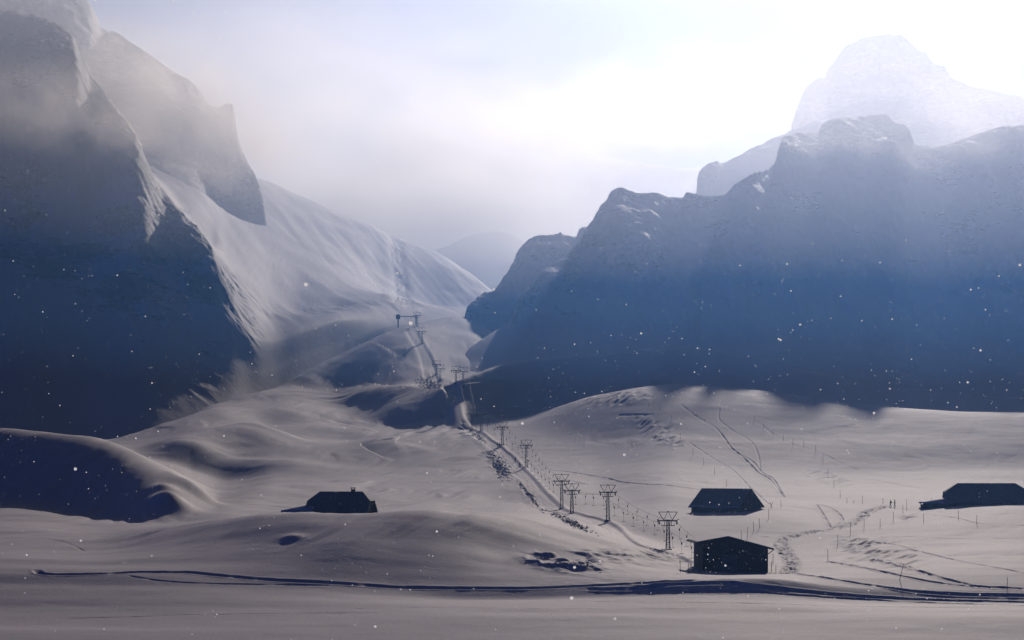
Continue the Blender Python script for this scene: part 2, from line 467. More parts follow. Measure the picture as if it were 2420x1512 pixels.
for cu, cv_, ru, rv, rot, amp in [(1455,941,85,17,-3,.45),(1560,1024,62,22,28,.40),(2080,1310,110,34,8,.30),(2040,1292,60,20,20,.25),(1960,1130,60,16,15,.22),(2140,1222,30,8,0,.3),(980,742,60,12,0,.3)]:
    G.Z += amp*hatch*patch(cu, cv_, ru, rv, rot)
hump = np.maximum(0, 1-2.2*np.abs(fbm(G.X/6.0, G.Y/5.0, 3, 93)))
for cu, cv_, ru, rv, rot, amp in [(1330,1330,95,22,6,1.1),(1480,1316,130,20,2,.6),(1560,1378,330,26,2,.12)]:
    G.Z += amp*hump*patch(cu, cv_, ru, rv, rot)
ground = G.build("snow_ground", M_SNOW, kind="structure")
# ------------------------------------------------------------------ object helpers
import bmesh
def flat_mat(name, col, rough=0.7, metal=0.0, grain=0.0, gscale=(1, 1, 1)):
    m, t, b = new_mat(name)
    b.inputs['Roughness'].default_value = rough; b.inputs['Metallic'].default_value = metal
    if grain:
        c = t.nodes.new('ShaderNodeTexCoord'); mp_ = t.nodes.new('ShaderNodeMapping'); mp_.inputs['Scale'].default_value = gscale
        n = t.nodes.new('ShaderNodeTexNoise'); n.inputs['Scale'].default_value = 3.0; n.inputs['Detail'].default_value = 4
        r = t.nodes.new('ShaderNodeValToRGB')
        r.color_ramp.elements[0].color = tuple(x*(1-grain) for x in col)+(1,); r.color_ramp.elements[0].position = 0.3
        r.color_ramp.elements[1].color = tuple(min(1, x*(1+grain)) for x in col)+(1,); r.color_ramp.elements[1].position = 0.7
        t.links.new(c.outputs['Object'], mp_.inputs['Vector']); t.links.new(mp_.outputs['Vector'], n.inputs['Vector'])
        t.links.new(n.outputs['Fac'], r.inputs['Fac']); t.links.new(r.outputs['Color'], b.inputs['Base Color'])
    else: b.inputs['Base Color'].default_value = (*col, 1)
    return m
M_STEEL = flat_mat("dark_steel", (0.045, 0.045, 0.05), 0.55, 0.0, 0.3)
M_RUBBER = flat_mat("black_rubber", (0.02, 0.02, 0.02), 0.8)
M_WOOD = flat_mat("weathered_wood", (0.075, 0.045, 0.03), 0.85, 0.0, 0.45, (6, 6, 0.4))
M_WOOD2 = flat_mat("dark_wood", (0.035, 0.024, 0.02), 0.85, 0.0, 0.4, (6, 6, 0.4))
M_ROOF = flat_mat("frosted_shingles", (0.17, 0.175, 0.20), 0.8, 0.0, 0.25, (1, 1, 1))
M_STONE = flat_mat("stone", (0.12, 0.115, 0.11), 0.9, 0.0, 0.3)
M_POLE = flat_mat("stained_pole", (0.20, 0.07, 0.035), 0.7, 0.0, 0.3)
M_CLOTH = flat_mat("dark_ski_suit", (0.03, 0.032, 0.045), 0.9, 0.0, 0.2)
M_CLOTH2 = flat_mat("black_ski_suit", (0.02, 0.018, 0.02), 0.9, 0.0, 0.2)
M_SKIN = flat_mat("skin", (0.45, 0.27, 0.2), 0.6)
M_SNOWCAP = M_SNOW
M_GLASS = flat_mat("window_pane", (0.03, 0.035, 0.05), 0.1)

class MB:
    def __init__(self): self.bm = bmesh.new()
    def box(self, c, s, R=None):
        r = bmesh.ops.create_cube(self.bm, size=1.0)
        M = Matrix.Translation(c) @ (R if R else Matrix()) @ Matrix.Diagonal((*s, 1))
        bmesh.ops.transform(self.bm, matrix=M, verts=r['verts']); return self
    def bar(self, a, b, w, d=None):
        a = Vector(a); b = Vector(b); v = b-a
        R = v.to_track_quat('Z', 'Y').to_matrix().to_4x4()
        r = bmesh.ops.create_cube(self.bm, size=1.0)
        bmesh.ops.transform(self.bm, matrix=Matrix.Translation((a+b)/2) @ R @ Matrix.Diagonal((w, d or w, v.length, 1)), verts=r['verts']); return self
    def cyl(self, a, b, r1, r2=None, n=8):
        a = Vector(a); b = Vector(b); v = b-a
        R = v.to_track_quat('Z', 'Y').to_matrix().to_4x4()
        r = bmesh.ops.create_cone(self.bm, cap_ends=True, segments=n, radius1=r1, radius2=r1 if r2 is None else r2, depth=v.length)
        bmesh.ops.transform(self.bm, matrix=Matrix.Translation((a+b)/2) @ R, verts=r['verts']); return self
    def tube(self, pts, rad, n=6):
        pts = [Vector(p) for p in pts]; rings = []
        for i, p in enumerate(pts):
            d = (pts[min(i+1, len(pts)-1)]-pts[max(i-1, 0)]).normalized()
            q = d.to_track_quat('Z', 'Y')
            rings.append([self.bm.verts.new(p+q @ Vector((rad*math.cos(2*math.pi*k/n), rad*math.sin(2*math.pi*k/n), 0))) for k in range(n)])
        for i in range(len(rings)-1):
            for k in range(n):
                self.bm.faces.new([rings[i][k], rings[i][(k+1) % n], rings[i+1][(k+1) % n], rings[i+1][k]])
        self.bm.faces.new(rings[0][::-1]); self.bm.faces.new(rings[-1]); return self
    def ball(self, c, r, s=(1, 1, 1), sub=2):
        q = bmesh.ops.create_icosphere(self.bm, subdivisions=sub, radius=r)
        bmesh.ops.transform(self.bm, matrix=Matrix.Translation(c) @ Matrix.Diagonal((*s, 1)), verts=q['verts']); return self
    def poly(self, verts, faces):
        vs = [self.bm.verts.new(v) for v in verts]
        for f in faces: self.bm.faces.new([vs[i] for i in f])
        return self
    def slab(self, quad, thick):
        """plate with the given top corners, thick downwards along its normal"""
        q = [Vector(p) for p in quad]
        n = (q[1]-q[0]).cross(q[2]-q[0]).normalized()
        if n.z < 0: n = -n
        lo = [p-n*thick for p in q]; k = len(q)
        self.poly(q+lo, [tuple(range(k)), tuple(range(2*k-1, k-1, -1))]+[(i, i+k, (i+1) % k+k, (i+1) % k) for i in range(k)])
        return self
    def build(self, name, mat, parent=None, smooth=False, **props):
        bmesh.ops.recalc_face_normals(self.bm, faces=self.bm.faces)
        me = bpy.data.meshes.new(name); self.bm.to_mesh(me); self.bm.free()
        if smooth: me.polygons.foreach_set("use_smooth", [True]*len(me.polygons))
        return link(name, me, mat, parent, **props)
def empty(name, loc, rz=0.0, label=None, cat=None, group=None):
    o = bpy.data.objects.new(name, None); sc.collection.objects.link(o)
    o.location = loc; o.rotation_euler = (0, 0, rz)
    if label: o['label'] = label
    if cat: o['category'] = cat
    if group: o['group'] = group
    return o
def copy_tree(o, parent=None):
    c = o.copy(); sc.collection.objects.link(c)
    if parent is not None: c.parent = parent
    for ch in [x for x in bpy.data.objects if x.parent == o]: copy_tree(ch, c)
    return c

# ------------------------------------------------------------------ ski lift
def make_tower(h):
    t = empty('lift_tower', (0, 0, 0), 0)
    m = MB()
    w0, w1 = 0.43, 0.22
    top = h-1.9
    for sx in (-1, 1):
        for sy in (-1, 1):
            m.bar((sx*w0, sy*w0*0.7, -0.8), (sx*w1, sy*w1*0.7, top), 0.13)
    n = int(top/0.5)
    for i in range(n+1):
        f = i/n; w = w0*(1-f)+w1*f; z = f*top
        for sy in (-1, 1):
            m.bar((-w, sy*w*0.7, z), (w, sy*w*0.7, z), 0.075)
            if i < n:
                w2 = w0*(1-(i+1)/n)+w1*(i+1)/n; s = 1 if i % 2 else -1
                m.bar((s*w, sy*w*0.7, z), (-s*w2, sy*w2*0.7, (i+1)/n*top), 0.045)
    m.build('mast', M_STEEL, t)
    MB().box((0, 0, -0.25), (1.5, 1.2, 0.7)).build('foot', M_STONE, t)
    MB().box((0, 0, top+0.05), (4.5, 0.32, 0.26)).box((0, 0, top+0.22), (1.0, 0.45, 0.12)).build('cross_arm', M_STEEL, t)
    m = MB(); a = top+0.15; b = h
    m.bar((-2.05, 0, b), (2.05, 0, b), 0.13).bar((-2.0, 0, b), (-0.9, 0, a), 0.14).bar((2.0, 0, b), (0.9, 0, a), 0.14)
    m.bar((-0.9, 0, a), (-0.12, 0, b), 0.09).bar((0.9, 0, a), (0.12, 0, b), 0.09).box((0, 0, b+0.1), (0.35, 0.2, 0.16))
    m.build('top_frame', M_STEEL, t)
    m = MB().box((0, 0, top-1.0), (2.9, 0.45, 0.16))
    for sx in (-1, 1): m.bar((sx*0.72, 0, top-1.0), (sx*0.72, 0, top), 0.12)
    m.bar((-1.35, 0.3, top-0.95), (-1.35, 0.3, top-0.6), 0.05).bar((1.35, 0.3, top-0.95), (1.35, 0.3, top-0.6), 0.05)
    m.build('service_walkway', M_STEEL, t)
    for sx in (-1, 1):
        m = MB().box((sx*1.9, 0, top-0.28), (0.16, 0.7, 0.42))
        for dy in (-0.5, 0.5): m.cyl((sx*1.9-0.07, dy, top-0.52), (sx*1.9+0.07, dy, top-0.52), 0.24, n=10)
        m.bar((sx*1.9, -0.7, top-0.5), (sx*1.9, 0.7, top-0.5), 0.12)
        m.build('sheave_assembly', M_RUBBER, t)
        MB().box((sx*2.18, 0, top+0.25), (0.26, 0.3, 0.26)).build('end_cap', M_STEEL, t)
    return t
TOWERS = [  # u, v of the foot, height in metres, what singles it out
 (1578, 1298, 8.2, "lift tower nearest the station hut, standing just to its left"),
 (1436, 1229, 9.2, "second lift tower up from the station hut, alone on the hollow's edge"),
 (1351, 1213, 7.9, "short right-hand tower of the close pair left of the second tower"),
 (1327, 1201, 9.5, "tall left-hand tower of the close pair left of the second tower"),
 (1243, 1103, 9.4, "lift tower beside the two lowest skiers on the lift track"),
 (1187, 1050, 8.3, "lift tower just above the standing pair of skiers, on the lit slope"),
 (1137, 1018, 8.6, "right-hand tower of the pair in front of the dark hollow"),
 (1115, 1016, 8.4, "left-hand tower of the pair in front of the dark hollow"),
 (1094, 911, 7.9, "right-hand tower of the pair on the bright crest above the hollow"),
 (1077, 905, 7.6, "left-hand tower of the pair on the bright crest above the hollow"),
 (1040, 897, 7.2, "lift tower on rubble at the foot of the upper track"),
 (1031, 884, 6.6, "lift tower half sunk behind the rubble where the upper track starts"),
 (997, 811, 7.8, "lift tower halfway up the upper track below the pass"),
 (985, 772, 7.8, "highest lift tower, below the gantry at the pass"),
]
_tc = {}
tower_obj = []
bases = [G.at(u, v) for u, v, h, l in TOWERS]
for i, (u, v, h, lab) in enumerate(TOWERS):
    key = round(h*2)/2
    if key not in _tc: _tc[key] = make_tower(key); t = _tc[key]
    else: t = copy_tree(_tc[key])
    p = bases[i]
    a = bases[max(i-1, 0)]; b = bases[min(i+1, len(bases)-1)]
    t.location = p
    d = (b-a); ang = -math.atan2(d.x, d.y)
    t.rotation_euler = (0, 0, ang*0.5)
    t['label'] = "dark lattice "+lab; t['category'] = 'ski lift tower'; t['group'] = 'lattice towers of the drag lift'
    tower_obj.append((t, key))
def rope_pt(i, side):
    t, h = tower_obj[i]
    return t.matrix_basis @ Vector((side*1.9, 0, h-1.9-0.30))
bpy.context.view_layer.update()
MAIN = [0, 1, 2, 3, 4, 5, 6, 7, 8, 9, 10, 11, 12, 13]
STATION = G.at(1737, 1352)
rope = MB(); bars = []
names = ["station hut", "first tower", "second tower", "short tower of the pair", "tall tower of the pair", "fifth tower", "sixth tower", "hollow pair"]
for side in (-1, 1):
    pts = [STATION+Vector((-6.0+side*1.2, 2.0, 5.2))]+[rope_pt(i, side) for i in MAIN]
    path = []
    for k in range(len(pts)-1):
        a, b = pts[k], pts[k+1]; L = (b-a).length
        for j in range(12):
            f = j/12; path.append(a.lerp(b, f)-Vector((0, 0, 4*f*(1-f)*L*0.012)))
        n = int(L/13.0)
        if k < 8 and L > 12:
            for j in range(n):
                f = (j+0.5+0.12*side)/n
                bars.append((a.lerp(b, f)-Vector((0, 0, 4*f*(1-f)*L*0.012)), side, k, j, k))
    path.append(pts[-1])
    rope.tube(path, 0.028, 4)
    
rope.build('haul_rope', M_STEEL, label="thin dark haul rope loop running over all the lift towers to the pass", category="cable")
tb = empty('tow_bar', (0, 0, 0))
MB().tube([(0, 0, 0), (0.22, 0, -0.08), (0.30, 0, -0.35), (0.16, 0, -0.62), (0, 0, -0.72)], 0.035, 5).build('hook', M_STEEL, tb)
MB().cyl((-0.10, 0, -0.95), (0.10, 0, -0.95), 0.24, n=12).box((0, 0, -0.8), (0.2, 0.12, 0.2)).build('reel', M_RUBBER, tb)
MB().cyl((0, 0, -1.1), (0, 0, -2.95), 0.022, n=5).build('cord', M_STEEL, tb)
MB().cyl((-0.45, 0, -2.95), (0.45, 0, -2.95), 0.045, n=6).build('crossbar', M_WOOD2, tb)
ORD = ["first", "second", "third", "fourth", "fifth", "sixth", "seventh", "eighth", "ninth", "tenth", "eleventh", "twelfth"]
for q, (p, side, k, j, kk) in enumerate(bars):
    o = tb if q == 0 else copy_tree(tb)
    o.location = p; o.rotation_euler = (0, 0, random.uniform(-0.3, 0.3)+(math.pi if side < 0 else 0))
    o['label'] = f"{ORD[j]} T-bar up the {'right' if side > 0 else 'left'} rope from the {names[k]}"
    o['category'] = 'tow bar'; o['group'] = 'T-bars hanging from the haul rope'

# gantry and cabin at the top of the lift
pg = G.at(962, 745) if True else None
g0 = empty('lift_gantry', pg, 0.05, "steel gantry with a small cabin at the pass, above the highest tower", "lift gantry")
MB().box((-5.0, 0, 5.2), (2.4, 2.2, 1.9)).poly([(-6.4,-1.3,6.1),(-3.6,-1.3,6.1),(-3.6,1.3,6.1),(-6.4,1.3,6.1),(-5,-1.3,6.9),(-5,1.3,6.9)], [(0,1,4),(3,5,2),(0,4,5,3),(1,2,5,4),(0,3,2,1)]).build('cabin', M_WOOD2, g0)
MB().box((-5.0, 0, 2.0), (0.7, 0.7, 4.6)).build('cabin_post', M_STEEL, g0)
MB().box((0.3, 0, 5.6), (9.2, 0.35, 0.35)).box((-1.6, 0, 5.2), (0.3, 0.4, 0.5)).box((2.2, 0, 5.2), (0.3, 0.4, 0.5)).build('beam', M_STEEL, g0)
MB().box((4.75, 0, 2.6), (0.55, 0.55, 6.4)).bar((4.75, 0, 4.6), (3.4, 0, 5.5), 0.2).build('post', M_STEEL, g0)
# ------------------------------------------------------------------ houses
def gable_house(name, u, v, L, W, eave, ridge, rz, label, cat, clip0=0.0, clip1=0.0, over=0.6, sink=0.5, chimney=None, wallm=M_WOOD2, boards=True):
    """ridge along local x; clipped gables where clip > 0 (length of the ridge taken off)"""
    p = G.at(u, v)
    t = empty(name, p, rz, label, cat)
    hl, hw = L/2, W/2
    zr = lambda y: ridge-(ridge-eave)*abs(y)/hw
    wl, ww = hl-over, hw-over
    ze = zr(ww)-0.15
    m = MB()
    zt0 = ridge-0.25
    prof = [(-ww, -sink), (ww, -sink), (ww, ze), (0, zt0), (-ww, ze)]
    if clip0 or clip1:
        fr = 0.55; yk = ww*(1-fr); zk = zr(yk)-0.2
        prof = [(-ww, -sink), (ww, -sink), (ww, ze), (yk, zk), (-yk, zk), (-ww, ze)]
    n = len(prof)
    vs = [(-wl, y, z) for y, z in prof]+[(wl, y, z) for y, z in prof]
    m.poly(vs, [tuple(range(n)), tuple(range(2*n-1, n-1, -1))]+[(i, i+n, (i+1) % n+n, (i+1) % n) for i in range(n)])
    m.build('wall', wallm, t)
    # roof: two pitches, with small end pitches where the gable is clipped
    r = MB(); fr = 0.55
    def side(s):
        e = s*hw; k = s*hw*(1-fr) ; zk = zr(hw*(1-fr))
        top = [(-hl+clip0, 0, ridge), (hl-clip1, 0, ridge)]
        right = [(hl, k, zk), (hl, e, eave)] if clip1 else [(hl, e, eave)]
        left = [(-hl, e, eave), (-hl, k, zk)] if clip0 else [(-hl, e, eave)]
        q = top+right+left
        r.slab(q if s > 0 else q, 0.28)
    side(1); side(-1)
    zk = zr(hw*(1-fr)); k = hw*(1-fr)
    if clip0: r.slab([(-hl+clip0, 0, ridge), (-hl, -k, zk), (-hl, k, zk)], 0.28)
    if clip1: r.slab([(hl-clip1, 0, ridge), (hl, k, zk), (hl, -k, zk)], 0.28)
    ro = r.build('roof', M_ROOF, t)
    if chimney:
        cx, ch = chimney
        MB().box((cx, -hw*0.12, ridge+ch/2-0.3), (0.75, 0.6, ch+0.6)).box((cx, -hw*0.12, ridge+ch+0.28), (1.05, 0.85, 0.14)).bar((cx-0.3, -hw*0.12, ridge+ch), (cx-0.3, -hw*0.12, ridge+ch+0.25), 0.12).bar((cx+0.3, -hw*0.12, ridge+ch), (cx+0.3, -hw*0.12, ridge+ch+0.25), 0.12).build('chimney', M_STONE, ro)
    return t, p, hl, hw
# gabled barn right of centre
t, p, hl, hw = gable_house('barn', 1716, 1206, 15.5, 13.5, 1.0, 5.9, math.radians(-38), "wooden barn with plain gabled roof, between the lift tower line and the walkers", "barn", sink=1.2)
bn = MB()
for k in range(9): bn.box((hl-0.55, -5.2+k*1.3, 1.6+0.45*(4-abs(k-4))), (0.06, 0.10, 2.6+0.9*(4-abs(k-4))))
bn.build('batten', M_WOOD, t)
MB().box((hl-0.55, 0, 1.0), (0.12, 2.4, 2.6)).build('door', M_WOOD, t)
ro_ = [x for x in bpy.data.objects if x.parent == t and x.name.startswith('roof')][0]
MB().slab([(-hl, -hw-0.05, 1.02), (hl, -hw-0.05, 1.02), (hl, -hw+0.4, 1.30), (-hl, -hw+0.4, 1.30)], 0.1).build('snow_edge', M_SNOWCAP, ro_)

def half_hip_house(u, v, L, W, eave, ridge, rz, label, chimney, annex, sink=1.0, back=0.0, drop=0.0):
    t, p, hl, hw = gable_house('farmhouse', u, v, L, W, eave, ridge, rz, label, "house", clip0=L*0.16, clip1=L*0.16, sink=sink, chimney=chimney)
    t.location = p+Vector((p.x/p.y*back, back, drop))
    # low lean-to under a snow load, running out to the left
    ax, aw, ah = annex
    m = MB().box((-hl-ax/2+0.8, -hw*0.35, ah/2-0.9), (ax, hw*0.9, ah+1.0)); m.build('lean_to_wall', M_WOOD2, t)
    s = MB(); n = 10; top = []
    rows = []
    for i in range(n+1):
        f = i/n; x = -hl+1.8-(ax+1.4)*f
        zt = ah+0.1+1.25*(1-f)**1.5+0.25*math.sin(f*math.pi)
        rows.append([(x, -hw*0.95, ah-0.25-0.1*f), (x, -hw*0.9, ah+0.05+0.4*(1-f)), (x, -hw*0.5, zt), (x, 0.1*hw, zt+0.1), (x, 0.4*hw, ah-0.3)])
    vs = [q for r_ in rows for q in r_]
    fs = [(i*5+j, i*5+j+1, (i+1)*5+j+1, (i+1)*5+j) for i in range(n) for j in range(4)]
    fs += [(0, 1, 2, 3, 4), tuple(n*5+4-k for k in range(5))]+[(i*5+4, i*5, (i+1)*5, (i+1)*5+4) for i in range(n)]
    s.poly(vs, fs); s.build('lean_to_roof_snow', M_SNOWCAP, t, smooth=True)
    MB().box((-hl+0.55, 0, eave+0.5), (0.1, 1.1, 1.0)).build('gable_window', M_GLASS, t)
    return t
half_hip_house(806, 1213, 12.9, 9.2, 0.5, 4.6, math.radians(-9), "half-buried farmhouse with clipped gables and chimney on the left-centre knoll", (2.6, 0.45), (5.2, 1, 0.85), back=6.0, drop=-0.35)
half_hip_house(2330, 1191, 22.5, 12, 0.5, 5.7, math.radians(-7), "long low farmhouse with snowy lean-to, cut by the right edge", (10.3, 0.3), (7.0, 1, 0.5))

# lift station hut in front: broad gable towards the valley
ps = STATION
s_ = ps.y/F
st = empty('station_hut', ps, math.radians(3), "dark wooden lift station hut with a low gable and bracketed eaves", "hut")
X = lambda u: (u-1737)*s_
Zs = lambda v: (1353-v)*s_
xl, xr, xa = X(1659), X(1815), X(1719); dp = 11.0
zl, zr_, za = Zs(1285), Zs(1291), Zs(1268)
prof = [(xl, -1.2), (xr, -1.2), (xr, zr_-0.2), (xa, za-0.35), (xl, zl-0.1)]
vs = [(x, 0, z) for x, z in prof]+[(x, dp, z) for x, z in prof]; n = 5
MB().poly(vs, [tuple(range(n)), tuple(range(2*n-1, n-1, -1))]+[(i, i+n, (i+1) % n+n, (i+1) % n) for i in range(n)]).build('wall', M_WOOD2, st)
rl, rr = (X(1643), Zs(1281)), (X(1828), Zs(1297))
ro = MB().slab([(rl[0], -0.9, rl[1]), (xa, -0.9, za), (xa, dp+0.6, za), (rl[0], dp+0.6, rl[1])], 0.28).slab([(xa, -0.9, za), (rr[0], -0.9, rr[1]), (rr[0], dp+0.6, rr[1]), (xa, dp+0.6, za)], 0.28).build('roof', M_WOOD2, st)
MB().slab([(rl[0]+0.3, -0.7, rl[1]+0.12), (xa, -0.7, za+0.1), (xa, dp+0.4, za+0.1), (rl[0]+0.3, dp+0.4, rl[1]+0.12)], 0.08).slab([(xa, -0.7, za+0.1), (rr[0]-0.2, -0.7, rr[1]+0.12), (rr[0]-0.2, dp+0.4, rr[1]+0.12), (xa, dp+0.4, za+0.1)], 0.08).build('roof_snow', M_SNOWCAP, ro)
for a, b in (((X(1644), Zs(1284)), (xl, Zs(1293))), ((X(1826), Zs(1301)), (xr, Zs(1310)))):
    MB().bar((a[0], -0.5, a[1]), (b[0], -0.05, b[1]), 0.14).build('bracket', M_WOOD2, st)
bd = MB()
k = 0; x = xl+0.1
while x < xr-0.1:
    f = zl+(za-zl)*(x-xl)/(xa-xl) if x < xa else za+(zr_-za)*(x-xa)/(xr-xa)
    bd.box((x, -0.035, (f-0.6)/2-0.2), (0.20, 0.05, f-0.25)); x += 0.27
bd.build('board_cladding', M_WOOD, st)
MB().box((X(1722), -0.11, Zs(1333)), (2.9, 0.10, 3.3)).build('door', M_ROOF, st)
MB().box((X(1722)-0.2, -0.18, Zs(1333)-0.1), (0.06, 0.06, 0.4)).build('door_handle', M_STEEL, [x for x in bpy.data.objects if x.parent == st and x.name.startswith('door')][0])
MB().slab([(X(1690), -1.3, Zs(1308)), (X(1726), -1.3, Zs(1299)), (X(1726), -0.1, Zs(1296)), (X(1690), -0.1, Zs(1305))], 0.1).slab([(X(1726), -1.3, Zs(1299)), (X(1788), -1.3, Zs(1315)), (X(1788), -0.1, Zs(1312)), (X(1726), -0.1, Zs(1296))], 0.1).build('door_canopy', M_WOOD2, st)
MB().box((X(1675), -0.1, Zs(1318)), (0.9, 0.08, 0.9)).build('window', M_GLASS, st)

# ------------------------------------------------------------------ marker poles
POLES = [
 ("hilltop", "row of thin poles down from the hilltop to the barn", [(1525,938,11),(1533,962,11),(1542,963,11),(1560,972,13),(1586,993,13),(1607,1039,15),(1637,1075,16),(1662,1099,17),(1688,1122,18),(1716,1150,18)]),
 ("piste", "row of thin poles across the upper right slope", [(1782,993,12),(1804,1014,14),(1826,1028,14),(1850,1041,14),(1873,1052,15),(1899,1054,15),(1927,1068,17),(1944,1092,19),(1956,1126,19),(1970,1151,18),(1985,1176,19)]),
 ("walker", "row of thin poles behind the walkers", [(2001,1189,13),(2017,1189,7),(2037,1190,19),(2086,1190,13),(2142,1201,22),(2193,1191,9),(2200,1190,14)]),
 ("bend", "row of poles curving round the churned path", [(1956,1325,27),(1979,1290,27),(2009,1262,26),(2041,1250,24),(2079,1245,20),(2110,1232,23),(2133,1212,19)]),
 ("right slope", "lone poles on the slope below the long farmhouse", [(2182,1235,22),(2264,1227,22),(2307,1239,22),(2379,1392,28)]),
 ("barn", "row of poles between barn and station hut", [(1845,1199,17),(1816,1226,23),(1794,1247,23),(1780,1257,24),(1766,1271,26),(1751,1275,22)]),
 ("station", "poles standing by the station hut", [(1607,1353,29),(1627,1353,23),(1631,1353,23),(1634,1353,23),(1654,1353,9),(1822,1352,26),(1826,1332,24),(1833,1354,19)]),
]
FROM = {"hilltop": "thin marker pole, {o} down the row from the hilltop to the barn", "piste": "thin marker pole, {o} from the left in the upper right slope's row",
 "walker": "thin marker pole, {o} from the left along the brow by the walkers", "bend": "orange-brown marker pole, {o} up the row round the churned path",
 "right slope": "lone orange-brown pole, {o} from the left below the long farmhouse", "barn": "thin brown pole, {o} down the row from barn to station hut",
 "station": "short brown pole by the station hut, {o} from the left"}
for key, grp, lst in POLES:
    for i, (u, v, hp) in enumerate(lst):
        p = G.at(u, v); h = hp*p.y/F
        lean = random.uniform(-0.03, 0.03)
        MBo = MB().cyl((0, 0, -0.4), (lean*h, 0, h), 0.055, 0.045, 6)
        MBo.build('marker_pole', M_POLE, label=FROM[key].format(o=ORD[i]), category='marker pole', group=grp).location = p
p = G.at(2128, 1370); MB().cyl((-0.3, 0, -0.4), (0.45, 0, 2.7), 0.055, 0.045, 6).build('marker_pole', M_POLE, label="leaning brown pole standing in the ski tracks, lower right", category='marker pole').location = p
p = G.at(1822, 1199); MB().bar((-0.35, 0, -0.3), (0.4, 0.05, 1.5), 0.09).bar((0.35, 0, -0.3), (-0.4, -0.05, 1.5), 0.09).build('crossed_poles', M_POLE, label="two poles crossed into an X just right of the barn", category='crossed poles').location = p
# ------------------------------------------------------------------ people
def skin_body(joints, edges, name, mat, parent=None, **props):
    me = bpy.data.meshes.new(name)
    me.from_pydata([j[0] for j in joints], edges, [])
    o = link(name, me, mat, parent, **props)
    sk = o.modifiers.new('skin', 'SKIN'); sk.use_smooth_shade = True
    for i, j in enumerate(joints):
        r = j[1]; me.skin_vertices[0].data[i].radius = (r, r) if not isinstance(r, tuple) else r
        me.skin_vertices[0].data[i].use_root = (i == 0)
    ss = o.modifiers.new('sub', 'SUBSURF'); ss.levels = 1; ss.render_levels = 1
    dg = bpy.context.evaluated_depsgraph_get()
    m2 = bpy.data.meshes.new_from_object(o.evaluated_get(dg))
    o.modifiers.clear(); o.data = m2
    for p_ in m2.polygons: p_.use_smooth = True
    if not m2.materials: m2.materials.append(mat)
    return o
def person(u, v, rz, label, pose, mat, skis=True, poles=True, pack=False, scale=1.0):
    p = G.at(u, v)
    t = empty('person', p+Vector((0, 0, -0.03)), rz, label, 'person')
    L = 0.0
    # faces local +y (uphill); walking, towed or standing
    st, ln = pose   # stride, lean back
    hip = (0, 0, 0.93)
    J = [(hip, 0.15), ((0, 0.01-ln*0.3, 1.15), 0.145), ((0, -ln*0.6, 1.38), 0.17), ((0, -ln*0.7, 1.50), 0.07), ((0, -ln*0.7+0.03, 1.62), 0.105), ((0, -ln*0.7+0.03, 1.76), 0.09),
         ((-0.10, 0, 0.86), 0.10), ((-0.12, 0.06+st*0.4, 0.48), 0.075), ((-0.13, st-0.02, 0.10), 0.06), ((-0.13, st+0.14, 0.05), 0.045),
         ((0.10, 0, 0.86), 0.10), ((0.12, 0.10-st*0.4, 0.48), 0.075), ((0.13, -st-0.02, 0.10), 0.06), ((0.13, -st+0.14, 0.05), 0.045),
         ((-0.20, -ln*0.6, 1.42), 0.08), ((-0.30, 0.02-ln*0.5, 1.16), 0.055), ((-0.30, 0.26, 1.04), 0.045), ((-0.29, 0.35, 1.05), 0.04),
         ((0.20, -ln*0.6, 1.42), 0.08), ((0.30, 0.02-ln*0.5, 1.16), 0.055), ((0.30, 0.24, 1.00), 0.045), ((0.29, 0.33, 1.01), 0.04)]
    E = [(0,1),(1,2),(2,3),(3,4),(4,5),(0,6),(6,7),(7,8),(8,9),(0,10),(10,11),(11,12),(12,13),(2,14),(14,15),(15,16),(16,17),(2,18),(18,19),(19,20),(20,21)]
    skin_body(J, E, 'body', mat, t)
    MB().ball((0, -ln*0.7+0.02, 1.74), 0.135, (1, 1.1, 0.95)).build('helmet', M_RUBBER, t, smooth=True)
    if skis:
        for s in (-1, 1):
            y = st if s < 0 else -st
            MB().poly([(s*0.13-0.05, y-0.75, 0.0), (s*0.13+0.05, y-0.75, 0.0), (s*0.13+0.05, y+0.75, 0.0), (s*0.13-0.05, y+0.75, 0.0), (s*0.13-0.045, y+0.95, 0.14), (s*0.13+0.045, y+0.95, 0.14),
                       (s*0.13-0.05, y-0.75, 0.03), (s*0.13+0.05, y-0.75, 0.03), (s*0.13+0.05, y+0.75, 0.03), (s*0.13-0.05, y+0.75, 0.03), (s*0.13-0.045, y+0.95, 0.16), (s*0.13+0.045, y+0.95, 0.16)],
                      [(0,3,2,1),(3,4,5,2),(6,7,8,9),(9,8,11,10),(0,1,7,6),(1,2,8,7),(2,5,11,8),(5,4,10,11),(4,3,9,10),(3,0,6,9)]).build('ski', M_RUBBER, t)
    if poles:
        for s in (-1, 1): MB().cyl((s*0.30, 0.32, 1.08), (s*0.42, 0.05, 0.02), 0.012, n=5).build('ski_pole', M_STEEL, t)
    if pack: MB().ball((0, -0.24, 1.25), 0.2, (0.9, 0.7, 1.4)).build('backpack', M_CLOTH, t, smooth=True)
    t.scale = (scale,)*3
    return t
person(1175.5, 1057, 0.25, "left one of two skiers in dark suits riding up together", (0.06, 0.12), M_CLOTH2)
person(1180.5, 1056.5, 0.25, "right one of two skiers in dark suits riding up together", (0.06, 0.12), M_CLOTH)
person(1217.5, 1091, 0.35, "single skier in a dark suit riding up, above the lowest skier", (0.08, 0.15), M_CLOTH2)
person(1227.5, 1104, 0.35, "lowest skier in dark suit with legs apart, beside the lift tower", (0.12, 0.1), M_CLOTH)
person(2104, 1197, 0.9, "left walker in dark clothes with backpack on the churned path", (0.16, -0.05), M_CLOTH2, skis=False, pack=True)
person(2114, 1197, 1.1, "taller right walker in dark clothes on the churned path", (0.14, -0.03), M_CLOTH, skis=False, scale=1.06)

